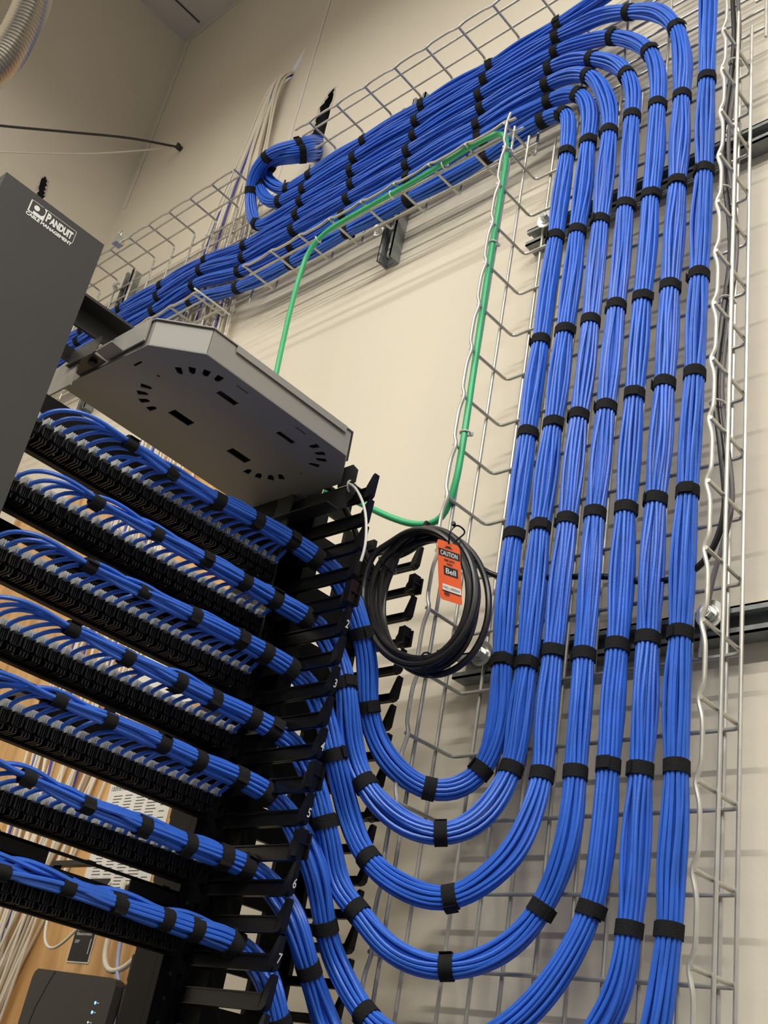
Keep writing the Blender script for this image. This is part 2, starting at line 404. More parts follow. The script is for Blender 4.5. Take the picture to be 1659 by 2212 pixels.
for k, zc in enumerate(ZR):
    pp = thing('patch_panel', (-1.265, .715, zc), f'black patch panel with blue cables, {names[k]} of the seven in the rack', 'patch panel', 'patch panels in the rack')
    obj('faceplate', MB().box(-1.270, -1.2665, .478, .955, zc-.0218, zc+.0218), M['black'], pp, smooth_=False)
    obj('lower_lip', MB().box(-1.2665, -1.258, .490, .94, zc-.0222, zc-.0198), M['black'], pp, smooth_=False)
    mb = MB()
    for i in range(96):
        y_ = .498+i*.00455; q = (i*7919 % 13)/13
        mb.box(-1.2664, -1.246-.006*q, y_-.0010, y_+.0010, zc-.0190, zc-.0145+.005*q)
    cat(obj('contact_comb', mb, M['jackblack'], pp, smooth_=False))
    mb = MB()
    for i in range(12): mb.disc((-1.2455, .512+i*.0364+.003*(i*7%3), zc-.0165), (1, 0, 0), .0016, .001, 8)
    cat(obj('bright_contact_row', mb, M['bolt'], pp), kind='stuff')
    for j, y_ in enumerate(JY):
        for me, nm, par in ((JM, 'jack', pp), (CM, 'termination_cap', None)):
            o = bpy.data.objects.new(nm, me); C.objects.link(o)
            if par is not None:
                o.parent = pp; o.location = (1.265, y_-.715, 0); jo = o
            else: o.parent = jo
            o['off'] = [0, 0, 0]
bp_ = thing('blank_panel', (-1.27, .73, .75), 'plain black blank panel between the grey shelf and the topmost patch panel', 'blank panel')
obj('plate', MB().box(-1.272, -1.269, .478, .958, .7445, .786), M['black'], bp_, smooth_=False)
for y_ in (.486, .950): obj('screw', MB().disc((-1.2689, y_, .765), (1, 0, 0), .004, .002, 12), M['bolt'], bp_)
# ---- blank cable managers filling the spaces below every second panel
for n_, (k, lb) in enumerate(((1, 'black horizontal manager plate between the second and third patch panels'),
               (3, 'black horizontal manager plate between the fourth and fifth patch panels'),
               (5, 'black horizontal manager plate with wide cut-outs between the two lowest patch panels'))):
    zc = ZR[k]-.04445
    hm = thing('horizontal_manager', (-1.28, .715, zc), lb, 'cable manager', 'horizontal managers between patch panels')
    p_ = MB()
    zt, zb = zc+.0148, zc-.0195
    if k == 5:
        for a, b in ((.478, .535), (.60, .735), (.862, .958)): p_.box(-1.276, -1.273, a, b, zb, zt-.002)
        p_.box(-1.276, -1.273, .478, .958, zb, zc-.006); p_.box(-1.276, -1.273, .478, .958, zt-.005, zt-.001)
    elif k == 1:
        for a, b in ((.478, .56), (.615, .958)): p_.box(-1.276, -1.273, a, b, zb, zt)
        p_.box(-1.276, -1.273, .478, .958, zt-.016, zt)
    else:
        for a, b in ((.478, .60), (.66, .958)): p_.box(-1.276, -1.273, a, b, zb, zt)
        p_.box(-1.276, -1.273, .478, .958, zt-.016, zt)
    obj('plate', p_, M['black'], hm, smooth_=False)
    for y_ in (.54, .66, .80, .92):
        obj('ring', MB().box(-1.36, -1.276, y_-.006, y_+.006, zc+.010, zc+.016).box(-1.36, -1.354, y_-.006, y_+.006, zc-.018, zc+.010).box(-1.36, -1.276, y_-.006, y_+.006, zc-.018, zc-.013), M['plastic'], hm, smooth_=False)

# ---- vertical manager beside the tray wall
vm = thing('vertical_cable_manager', (-1.24, 1.045, -H), 'black fingered vertical cable manager on the wall side of the rack, numbered in white', 'cable manager')
sp = MB()
Z0f = .785
for (y0, y1) in ((.986, 1.035), (1.080, 1.134)): sp.box(-1.262, -1.254, y0, y1, -H, .865)
for (y0, y1) in ((.984, .992), (1.128, 1.136)): sp.box(-1.254, -1.236, y0, y1, -H, .865)
for j in range(-1, 23):
    z = Z0f+.0178-.0889*j
    sp.box(-1.262, -1.254, 1.035, 1.080, z-.0222, z+.0222)
obj('spine', sp, M['black'], vm, smooth_=False)
sw = MB()
for y_ in (.9855, 1.134): sw.box(-1.40, -1.262, y_-.0025, y_+.0025, -H, .86)
def finger(y_, z, x_tip, sgn, up, kind=0, hh=.0102):
    """moulded finger: an I-section bar running out from the spine, ending in an upright retaining blade;
    kind 0 a slim raked blade, kind 1 a broad ribbed block"""
    b = MB(); x0_ = -1.246 if sgn > 0 else -1.262
    xt = x_tip-.004*sgn; wd = .0040; X0_, X1_ = min(x0_, xt), max(x0_, xt)
    b.box(X0_, X1_, y_-.0012, y_+.0012, z-hh, z+hh)
    b.box(X0_, X1_, y_-wd, y_+wd, z+hh-.0018, z+hh); b.box(X0_, X1_, y_-wd, y_+wd, z-hh, z-hh+.0018)
    bw = .0056 if kind == 0 else .0095
    q = [(xt-.005*sgn, z-hh), (xt+.003*sgn, z-hh+.0015), (xt+.007*sgn, z-hh+.006), (xt+.011*sgn, z+up), (xt+.0085*sgn, z+up+.0018), (xt+.005*sgn, z+up), (xt-.003*sgn, z+hh)]
    w2 = bw*.72
    v = [(a, y_-bw, c) if c < z+hh+.001 else (a, y_-w2, c) for a, c in q]+[(a, y_+bw, c) if c < z+hh+.001 else (a, y_+w2, c) for a, c in q]; n = len(q)
    b.add(v, [tuple(range(n-1, -1, -1)), tuple(range(n, 2*n))]+[(i, (i+1) % n, n+(i+1) % n, n+i) for i in range(n)])
    if kind == 1:
        for s in (-1, 1): b.box(min(xt+.002*sgn, xt+.013*sgn), max(xt+.002*sgn, xt+.013*sgn), y_+s*bw-.0016, y_+s*bw+.0016, z-hh*.7, z+up*.92)
        b.box(min(xt+.004*sgn, xt+.012*sgn), max(xt+.004*sgn, xt+.012*sgn), y_-bw, y_+bw, z+up*.35, z+up*.35+.0022)
    return b
FM = {}
numbers = {1: '1', 4: '2', 6: '3', 8: '4', 10: '5', 12: '6', 14: '7'}
for j in range(-1, 28):
    z = Z0f-.04445*j
    if z > .84: z = .832
    o = obj('finger', finger(.970, z, -1.090, 1, .030 if j not in (3, 9, 11) else .028, kind=1 if j in (3, 9, 11) else 0), M['plastic'], vm, smooth_=False)
    if j in (4, 6, 8, 10, 12, 14):
        s_ = .0165; tx = numbers[j]; w0, w1 = text_width(tx, size=s_)
        zz = z-.004
        ts = MB().add(*text_geo(tx, lambda a, b: (-1.0835+.0028*(zz+b-z)/.02, .970+(a-(w0+w1)/2)*.75, zz+b+.004), weight=.0002, size=s_))
        obj('painted_number', ts, M['silver'], o if False else o, at=None) if False else None
        me = ts.mesh('painted_number', off_of(vm)); me.materials.append(M['silver'])
        n_o = bpy.data.objects.new('painted_number', me); C.objects.link(n_o); n_o.parent = o; n_o['off'] = [0, 0, 0]
    obj('finger', finger(1.122, z+.004, -1.122+.002*(j % 3), 1, .031 if j not in (1, 3) else .024, kind=1 if j in (1, 3, 9) else 0, hh=.0062), M['plastic'], vm, smooth_=False)
for j in range(0, 27):
    z = .80-.04445*j
    obj('rear_finger', finger(.972, z, -1.372, -1, .028), M['plastic'], vm, smooth_=False)

# ---- left vertical manager with its cover
vl = thing('vertical_cable_manager', (-1.15, .367, -H), 'vertical cable manager at the left with a tall charcoal cover bearing a white logo', 'cable manager')
obj('spine', MB().box(-1.26, -1.246, .30, .32, -H, .865).box(-1.26, -1.246, .418, .44, -H, .865).box(-1.26, -1.25, .32, .418, -H, .865), M['black'], vl, smooth_=False)
cp = [(-1.085, .2975), (-1.060, .2985), (-1.060, .4368), (-1.085, .4385), (-1.0853, .4365), (-1.0625, .4345), (-1.0625, .3005), (-1.085, .2995)]
cv = obj('cover', MB().prism([(a, b, -H+.05) for a, b in cp], (0, 0, H-.05+.8795)).box(-1.085, -1.0602, .2985, .4368, .877, .8805), M['door'], vl, smooth_=False)
lg = MB(); XF = -1.0597
def q4(y0, y1, z0_, z1_): lg.box(XF-.0002, XF, y0, y1, z0_, z1_)
Y0_, Y1_, Zt, Zb = .3363, .3995, .8705, .8530
t = .0008
q4(Y0_, Y1_, Zt-t*.6, Zt); q4(Y1_-t*.6, Y1_, Zb, Zt); q4(Y0_, Y0_+.0016, Zb, Zt)
q4(Y0_+.0016, Y0_+.0215, Zb, Zb+.0016)
# rounded square emblem
cy, cz = Y0_+.0095, Zb+.0105
lg.disc((XF-.0001, cy, cz), (1, 0, 0), .0036, .0002, 24)
ring = [(cy+.0055+.0055*math.cos(a), cz+.0005+.0068*math.sin(a)) for a in np.linspace(-1.35, 1.2, 16)]
out_ = [(Y0_+.0215, Zt), (Y0_+.0215, Zb), (Y0_+.0068, Zb), (Y0_+.0068, Zb+.0046), (Y0_+.0125, Zb+.0046)]
lg.prism([(XF-.0001, a, b) for a, b in out_[1:]]+[(XF-.0001, a, b) for a, b in ring]+[(XF-.0001, Y0_+.0145, Zt-t), (XF-.0001, Y0_+.0215, Zt)], (.0002, 0, 0))
def fit_text(mb, body, y0, y1, zb, h_, weight=.0):
    w0, w1 = text_width(body, weight=weight)
    k_ = (y1-y0)/(w1-w0)
    mb.add(*text_geo(body, lambda a, b: (XF+.0001, y0+(a-w0)*k_, zb+b*h_/.72), weight=weight))
fit_text(lg, 'P', Y0_+.0235, Y0_+.0288, Zb+.0030, .0120, .045)
fit_text(lg, 'ANDUIT', Y0_+.0290, Y1_-.0030, Zb+.0030, .0098, .05)
fit_text(lg, 'CABLE MANAGEMENT', Y0_-.0006, Y1_-.0006, Zb-.0052, .0043, .045)
obj('logo', lg, M['silver'], cv)

# ================================================================ splice shelf on top of the rack
bx = thing('fiber_shelf', (-1.2, .76, .85), 'grey eight sided metal splice shelf bolted across the rack top, seen from below', 'shelf tray')
zb_, zt_ = .850, .892
poly = [(-1.335, .567), (-1.135, .572), (-1.078, .627), (-1.079, .898), (-1.142, .952), (-1.345, .952)]
holes = []
def hole_at(x_, y_, lx, ly, ang=0, curved=False):
    pts = [(-lx, -ly), (lx, -ly), (lx, ly), (-lx, ly)] if not curved else [(-lx, -ly), (lx*.6, -ly*.8), (lx, 0), (lx*.6, ly*.8), (-lx, ly)]
    c_, s_ = math.cos(ang), math.sin(ang)
    holes.append([(x_+a*c_-b*s_, y_+a*s_+b*c_) for a, b in pts])
for cx, cy, L_ in ((-1.182, .686, ((-1.143, .632), (-1.126, .641), (-1.113, .655), (-1.107, .672), (-1.217, .632), (-1.235, .639), (-1.248, .652), (-1.254, .670))),
                   (-1.180, .842, ((-1.106, .857), (-1.112, .875), (-1.123, .888), (-1.143, .893), (-1.253, .858), (-1.247, .875), (-1.233, .888), (-1.216, .894)))):
    for (a, b) in L_: hole_at(a, b, .0085, .0052, math.atan2(cy-b, cx-a), True)
hole_at(-1.131, .709, .006, .017); hole_at(-1.095, .706, .0016, .010); hole_at(-1.128, .820, .005, .016); hole_at(-1.094, .818, .0016, .010)
hole_at(-1.183, .591, .009, .0018)
for (a, b) in ((-1.233, .708), (-1.232, .820)): hole_at(a, b, .0085, .019, 0)
hole_at(-1.180, .624, .0022, .0022); hole_at(-1.179, .902, .0022, .0022)
bm = bmesh.new(); es = []
for ring_ in [poly]+holes:
    vv = [bm.verts.new((a, b, zb_)) for a, b in ring_]
    es += [bm.edges.new((vv[i], vv[(i+1) % len(vv)])) for i in range(len(vv))]
bmesh.ops.triangle_fill(bm, use_beauty=True, use_dissolve=False, edges=es)
ex = bmesh.ops.extrude_face_region(bm, geom=list(bm.faces))
for v in [g for g in ex['geom'] if isinstance(g, bmesh.types.BMVert)]: v.co.z += .0015
bmesh.ops.recalc_face_normals(bm, faces=bm.faces)
for v in bm.verts: v.co -= Vector(off_of(bx))
me = bpy.data.meshes.new('base_plate'); bm.to_mesh(me); bm.free()
obj('base_plate', me, M['box'], bx)
side = MB()
for i in range(len(poly)):
    a, b = Vector((*poly[i], 0)), Vector((*poly[(i+1) % len(poly)], 0)); n_ = (b-a).cross(Vector((0, 0, 1))).normalized()
    e_ = (b-a).normalized()*.0007
    side.prism([tuple(a+e_+Vector((0, 0, zb_+.0006))), tuple(b-e_+Vector((0, 0, zb_+.0006))), tuple(b-e_-n_*.0015+Vector((0, 0, zb_+.0006))), tuple(a+e_-n_*.0015+Vector((0, 0, zb_+.0006)))], (0, 0, zt_-zb_-.0016))
obj('side_wall', side, M['box'], bx, smooth_=False)
def grow(pl, g):
    cx = sum(a for a, b in pl)/len(pl); cy = sum(b for a, b in pl)/len(pl)
    return [(a+(g if a > cx else -g), b+(g if b > cy else -g)) for a, b in pl]
lid = grow(poly, .0022)
lm = MB().prism([(a, b, zt_) for a, b in lid], (0, 0, .0016))
lm.prism([(-1.0765, .668, zt_-.010), (-1.0765, .885, zt_-.010), (-1.0765, .885, zt_+.001), (-1.0765, .668, zt_+.001)], (.0015, 0, 0))
obj('lid', lm, M['box'], bx, smooth_=False)
# splice drums inside, glimpsed through the slots
obj('spool', MB().disc((-1.182, .686, zb_+.006), (0, 0, 1), .052, .02, 32).disc((-1.18, .842, zb_+.006), (0, 0, 1), .052, .02, 32), M['boxdark'], bx)
br = MB().box(-1.36, -1.125, .9555, .9580, .806, .846).box(-1.36, -1.118, .9580, .985, .844, .8465)
br.prism([(-1.125, .9555, .812), (-1.112, .9555, .826), (-1.112, .9555, .838), (-1.125, .9555, .846)], (0, .0025, 0))
br.box(-1.36, -1.140, .930, .9555, .806, .8085)
obj('right_bracket', br, M['rail'], bx, smooth_=False)
obj('right_bracket', MB().prism([(-1.150, .953, .846), (-1.112, .953, .846), (-1.112, .953, .868), (-1.124, .953, .880), (-1.150, .953, .880)], (0, .002, 0)), M['rail'], bx, smooth_=False)
lbm = MB().prism([(-1.222, .546, .856), (-1.183, .545, .856), (-1.186, .5655, .856), (-1.227, .568, .856)], (0, 0, .002))
lbm.box(-1.225, -1.140, .5665, .5690, .857, .8935)
obj('left_bracket', lbm, M['box'], bx, smooth_=False)
lb2 = MB().prism([(-1.290, .542, .854), (-1.228, .545, .854), (-1.229, .568, .854), (-1.292, .570, .854)], (0, 0, .002))
lb2.box(-1.292, -1.222, .5455, .5475, .856, .882)
obj('left_bracket', lb2, M['rail'], bx, smooth_=False)
obj('left_bracket', MB().box(-1.352, -1.268, .548, .5505, .818, .866), M['box'], bx, smooth_=False)
obj('bracket_screw', MB().disc((-1.243, .5565, .849), (0, 0, 1), .0065, .005, 6), M['black'], bx)

# ================================================================ blue cable bundles
BUNDLES = [
 [(-1.190,0.598,0.739,0),(-1.190,0.621,0.741,1),(-1.190,0.661,0.738,0),(-1.190,0.698,0.735,1),(-1.190,0.778,0.738,1),(-1.190,0.854,0.744,1),(-1.190,0.925,0.746,1),(-1.175,0.968,0.735,1),(-1.168,1.003,0.725,0),(-1.143,1.013,0.690,0),(-1.118,1.017,0.650,0),(-1.118,1.035,0.630,1),(-1.118,1.055,0.588,0),(-1.118,1.071,0.534,1),(-1.118,1.094,0.497,0),(-1.096,1.109,0.462,0),(-1.075,1.131,0.442,0),(-1.049,1.159,0.432,1),(-1.018,1.185,0.445,0),(-0.996,1.199,0.475,1),(-0.982,1.199,0.522,0),(-0.982,1.199,0.571,0),(-0.987,1.199,0.633,1),(-0.993,1.199,0.697,0),(-0.997,1.199,0.768,0),(-0.997,1.199,0.853,1),(-0.996,1.199,0.944,0),(-0.996,1.199,1.048,1),(-0.995,1.199,1.137,0),(-0.993,1.199,1.238,1),(-0.992,1.199,1.351,0),(-0.990,1.199,1.478,1),(-0.989,1.199,1.589,0),(-0.988,1.199,1.697,1),(-0.990,1.199,1.751,0),(-1.002,1.199,1.821,1),(-1.025,1.199,1.833,0),(-1.068,1.199,1.838,1),(-1.209,1.199,1.814,1),(-1.425,1.199,1.812,1),(-1.614,1.199,1.814,1),(-1.804,1.199,1.809,1),(-2.004,1.199,1.820,1),(-2.219,1.199,1.869,1),(-2.410,1.199,1.860,1),(-2.620,1.199,1.860,1),(-2.820,1.199,1.860,1),(-2.990,1.199,1.860,0)],
 [(-1.190,0.567,0.642,0),(-1.190,0.599,0.639,1),(-1.190,0.648,0.640,0),(-1.190,0.698,0.642,1),(-1.190,0.779,0.645,1),(-1.190,0.860,0.647,1),(-1.190,0.921,0.646,1),(-1.175,0.967,0.640,1),(-1.168,1.003,0.629,0),(-1.143,1.019,0.588,0),(-1.118,1.022,0.545,1),(-1.118,1.038,0.500,0),(-1.118,1.058,0.460,0),(-1.101,1.069,0.422,1),(-1.076,1.087,0.392,0),(-1.043,1.113,0.369,0),(-1.009,1.139,0.363,1),(-0.984,1.158,0.375,0),(-0.966,1.176,0.399,0),(-0.948,1.199,0.467,1),(-0.943,1.199,0.528,0),(-0.943,1.199,0.582,0),(-0.942,1.199,0.629,1),(-0.943,1.199,0.689,0),(-0.945,1.199,0.758,0),(-0.947,1.199,0.849,1),(-0.947,1.199,0.948,0),(-0.945,1.199,1.050,1),(-0.944,1.199,1.139,0),(-0.944,1.199,1.242,1),(-0.941,1.199,1.360,0),(-0.942,1.199,1.473,1),(-0.940,1.199,1.585,0),(-0.941,1.199,1.701,1),(-0.944,1.199,1.787,0),(-0.976,1.199,1.857,1),(-1.017,1.199,1.882,0),(-1.054,1.199,1.886,1),(-1.236,1.199,1.892,1),(-1.441,1.199,1.882,1),(-1.635,1.199,1.881,1),(-1.825,1.199,1.870,1),(-2.019,1.199,1.883,1),(-2.228,1.199,1.933,1),(-2.410,1.199,1.920,1),(-2.620,1.199,1.920,1),(-2.820,1.199,1.920,1),(-2.990,1.199,1.920,0)],
 [(-1.190,0.585,0.555,0),(-1.190,0.621,0.555,1),(-1.190,0.663,0.556,0),(-1.190,0.709,0.559,1),(-1.190,0.788,0.563,1),(-1.190,0.874,0.565,1),(-1.190,0.924,0.565,1),(-1.175,0.969,0.555,1),(-1.168,1.006,0.539,0),(-1.143,1.020,0.496,0),(-1.118,1.023,0.447,1),(-1.118,1.047,0.413,0),(-1.118,1.076,0.373,0),(-1.084,1.087,0.321,1),(-1.051,1.098,0.298,0),(-1.009,1.114,0.281,0),(-0.968,1.132,0.278,1),(-0.934,1.153,0.307,0),(-0.908,1.174,0.349,0),(-0.894,1.199,0.455,1),(-0.896,1.199,0.499,0),(-0.898,1.199,0.554,0),(-0.898,1.199,0.639,1),(-0.898,1.199,0.749,0),(-0.897,1.199,0.853,1),(-0.897,1.199,0.951,0),(-0.896,1.199,1.045,1),(-0.893,1.199,1.139,0),(-0.892,1.199,1.243,1),(-0.893,1.199,1.364,0),(-0.893,1.199,1.471,1),(-0.894,1.199,1.589,0),(-0.894,1.199,1.699,1),(-0.904,1.199,1.780,0),(-0.956,1.199,1.898,1),(-1.008,1.199,1.935,0),(-1.058,1.199,1.945,1),(-1.242,1.199,1.937,1),(-1.448,1.199,1.933,1),(-1.642,1.199,1.934,1),(-1.829,1.199,1.932,1),(-2.027,1.199,1.932,1),(-2.227,1.199,1.983,1),(-2.410,1.199,1.972,1),(-2.620,1.199,1.972,1),(-2.820,1.199,1.972,1),(-2.990,1.199,1.972,0)],
 [(-1.190,0.590,0.470,0),(-1.190,0.624,0.471,1),(-1.190,0.665,0.470,0),(-1.190,0.705,0.470,1),(-1.190,0.790,0.470,1),(-1.190,0.854,0.469,1),(-1.190,0.924,0.470,1),(-1.175,0.963,0.462,1),(-1.168,0.994,0.452,0),(-1.143,1.012,0.417,0),(-1.118,1.032,0.354,1),(-1.118,1.051,0.326,0),(-1.118,1.069,0.292,0),(-1.104,1.073,0.271,0),(-1.077,1.082,0.251,1),(-1.042,1.102,0.215,0),(-1.002,1.125,0.198,0),(-0.967,1.145,0.198,1),(-0.919,1.173,0.221,0),(-0.892,1.189,0.251,0),(-0.872,1.199,0.289,1),(-0.846,1.199,0.355,0),(-0.841,1.199,0.409,0),(-0.842,1.199,0.462,1),(-0.843,1.199,0.510,0),(-0.844,1.199,0.570,0),(-0.845,1.199,0.631,1),(-0.847,1.199,0.739,0),(-0.848,1.199,0.851,1),(-0.846,1.199,0.945,0),(-0.845,1.199,1.048,1),(-0.843,1.199,1.138,0),(-0.843,1.199,1.247,1),(-0.842,1.199,1.366,0),(-0.843,1.199,1.475,1),(-0.844,1.199,1.589,0),(-0.846,1.199,1.701,1),(-0.847,1.199,1.769,0),(-0.866,1.199,1.839,1),(-0.900,1.199,1.897,0),(-0.950,1.199,1.944,1),(-1.007,1.199,1.982,0),(-1.059,1.199,1.993,1),(-1.245,1.199,1.988,1),(-1.452,1.199,1.985,1),(-1.641,1.199,1.980,1),(-1.835,1.199,1.978,1),(-2.030,1.199,1.977,1),(-2.208,1.199,2.011,1),(-2.410,1.199,2.012,1),(-2.620,1.199,2.012,1),(-2.820,1.199,2.012,1),(-2.990,1.199,2.012,0)],
 [(-1.190,0.603,0.382,0),(-1.190,0.637,0.384,1),(-1.190,0.675,0.385,0),(-1.190,0.713,0.387,1),(-1.190,0.791,0.387,1),(-1.190,0.857,0.385,1),(-1.190,0.927,0.386,1),(-1.175,0.974,0.378,1),(-1.168,1.004,0.363,0),(-1.143,1.019,0.330,0),(-1.118,1.028,0.295,0),(-1.118,1.052,0.260,0),(-1.118,1.070,0.222,1),(-1.118,1.096,0.193,0),(-1.092,1.101,0.163,0),(-1.055,1.109,0.128,1),(-1.016,1.119,0.109,0),(-0.966,1.132,0.102,0),(-0.922,1.146,0.112,1),(-0.877,1.163,0.141,0),(-0.841,1.181,0.189,0),(-0.802,1.199,0.282,1),(-0.794,1.199,0.354,0),(-0.792,1.199,0.407,0),(-0.792,1.199,0.461,1),(-0.793,1.199,0.511,0),(-0.794,1.199,0.562,0),(-0.792,1.199,0.631,1),(-0.794,1.199,0.736,0),(-0.795,1.199,0.851,1),(-0.795,1.199,0.946,0),(-0.795,1.199,1.051,1),(-0.795,1.199,1.148,0),(-0.794,1.199,1.247,1),(-0.793,1.199,1.368,0),(-0.793,1.199,1.477,1),(-0.792,1.199,1.588,0),(-0.793,1.199,1.705,1),(-0.797,1.199,1.792,0),(-0.817,1.199,1.866,1),(-0.857,1.199,1.930,0),(-0.910,1.199,1.981,1),(-0.981,1.199,2.019,0),(-1.050,1.199,2.037,1),(-1.256,1.199,2.040,1),(-1.450,1.199,2.030,1),(-1.646,1.199,2.030,1),(-1.836,1.199,2.029,1),(-2.005,1.199,2.034,1),(-2.035,1.190,2.086,0),(-2.044,1.170,2.155,1),(-2.017,1.150,2.192,0),(-1.963,1.140,2.221,1),(-1.860,1.165,2.225,1),(-1.957,1.290,2.411,0)],
 [(-1.190,0.596,0.288,0),(-1.190,0.627,0.288,1),(-1.190,0.668,0.285,0),(-1.190,0.712,0.282,1),(-1.190,0.798,0.283,1),(-1.190,0.870,0.281,1),(-1.190,0.927,0.281,1),(-1.175,0.970,0.278,1),(-1.168,1.000,0.267,0),(-1.143,1.017,0.242,0),(-1.118,1.023,0.212,0),(-1.118,1.050,0.174,1),(-1.118,1.077,0.145,0),(-1.118,1.101,0.116,0),(-1.081,1.107,0.078,0),(-1.038,1.118,0.040,1),(-0.986,1.133,0.016,0),(-0.928,1.148,0.018,0),(-0.873,1.167,0.043,1),(-0.821,1.185,0.089,0),(-0.792,1.194,0.125,0),(-0.773,1.199,0.158,0),(-0.756,1.199,0.192,0),(-0.749,1.199,0.231,0),(-0.746,1.199,0.266,1),(-0.745,1.199,0.303,0),(-0.745,1.199,0.352,0),(-0.745,1.199,0.405,0),(-0.744,1.199,0.458,1),(-0.745,1.199,0.544,0),(-0.746,1.199,0.631,1),(-0.747,1.199,0.740,0),(-0.746,1.199,0.855,1),(-0.744,1.199,0.955,0),(-0.743,1.199,1.056,1),(-0.744,1.199,1.146,0),(-0.744,1.199,1.252,1),(-0.743,1.199,1.369,0),(-0.742,1.199,1.474,1),(-0.742,1.199,1.585,0),(-0.743,1.199,1.696,1),(-0.745,1.199,1.793,0),(-0.764,1.199,1.898,1),(-0.809,1.199,1.976,0),(-0.879,1.199,2.034,1),(-0.943,1.199,2.069,0),(-0.998,1.199,2.079,0),(-1.055,1.199,2.088,1),(-1.250,1.199,2.085,1),(-1.446,1.199,2.082,1),(-1.651,1.199,2.081,1),(-1.832,1.199,2.074,1),(-1.926,1.199,2.081,1),(-1.981,1.195,2.106,0),(-2.026,1.180,2.176,1),(-2.025,1.165,2.222,0),(-1.971,1.155,2.234,0),(-1.855,1.175,2.206,1),(-1.954,1.290,2.385,0)],
 [(-1.190,0.602,0.183,0),(-1.190,0.637,0.182,1),(-1.190,0.677,0.187,0),(-1.190,0.720,0.189,1),(-1.190,0.798,0.188,1),(-1.190,0.865,0.188,1),(-1.190,0.918,0.187,1),(-1.175,0.967,0.186,1),(-1.168,0.997,0.174,0),(-1.143,1.007,0.152,0),(-1.118,1.001,0.131,0),(-1.118,1.018,0.105,1),(-1.118,1.050,0.066,0),(-1.081,1.056,0.030,0),(-1.031,1.070,-0.016,1),(-0.969,1.089,-0.046,0),(-0.899,1.113,-0.056,0),(-0.834,1.138,-0.035,1),(-0.770,1.166,0.012,0),(-0.734,1.184,0.062,0),(-0.717,1.194,0.106,0),(-0.707,1.199,0.140,0),(-0.701,1.199,0.178,0),(-0.696,1.199,0.233,0),(-0.693,1.199,0.267,1),(-0.694,1.199,0.327,0),(-0.692,1.199,0.377,0),(-0.694,1.199,0.455,1),(-0.697,1.199,0.538,0),(-0.697,1.199,0.630,1),(-0.697,1.199,0.737,0),(-0.696,1.199,0.856,1),(-0.695,1.199,0.956,0),(-0.693,1.199,1.054,1),(-0.694,1.199,1.153,0),(-0.693,1.199,1.251,1),(-0.693,1.199,1.363,0),(-0.692,1.199,1.481,1),(-0.694,1.199,1.590,0),(-0.695,1.199,1.705,1),(-0.697,1.199,1.809,0),(-0.699,1.199,1.929,0),(-0.704,1.199,2.015,0),(-0.724,1.199,2.096,1),(-0.767,1.199,2.164,0),(-0.826,1.199,2.185,0),(-0.883,1.199,2.150,1),(-0.948,1.199,2.135,0),(-1.006,1.199,2.132,0),(-1.051,1.199,2.129,1),(-1.238,1.199,2.123,1),(-1.442,1.199,2.127,1),(-1.634,1.199,2.127,1),(-1.819,1.199,2.118,1),(-1.910,1.199,2.114,1),(-1.977,1.195,2.162,0),(-2.027,1.190,2.228,0),(-2.007,1.180,2.247,1),(-1.962,1.175,2.238,0),(-1.870,1.190,2.203,1),(-1.948,1.290,2.359,0)],
]

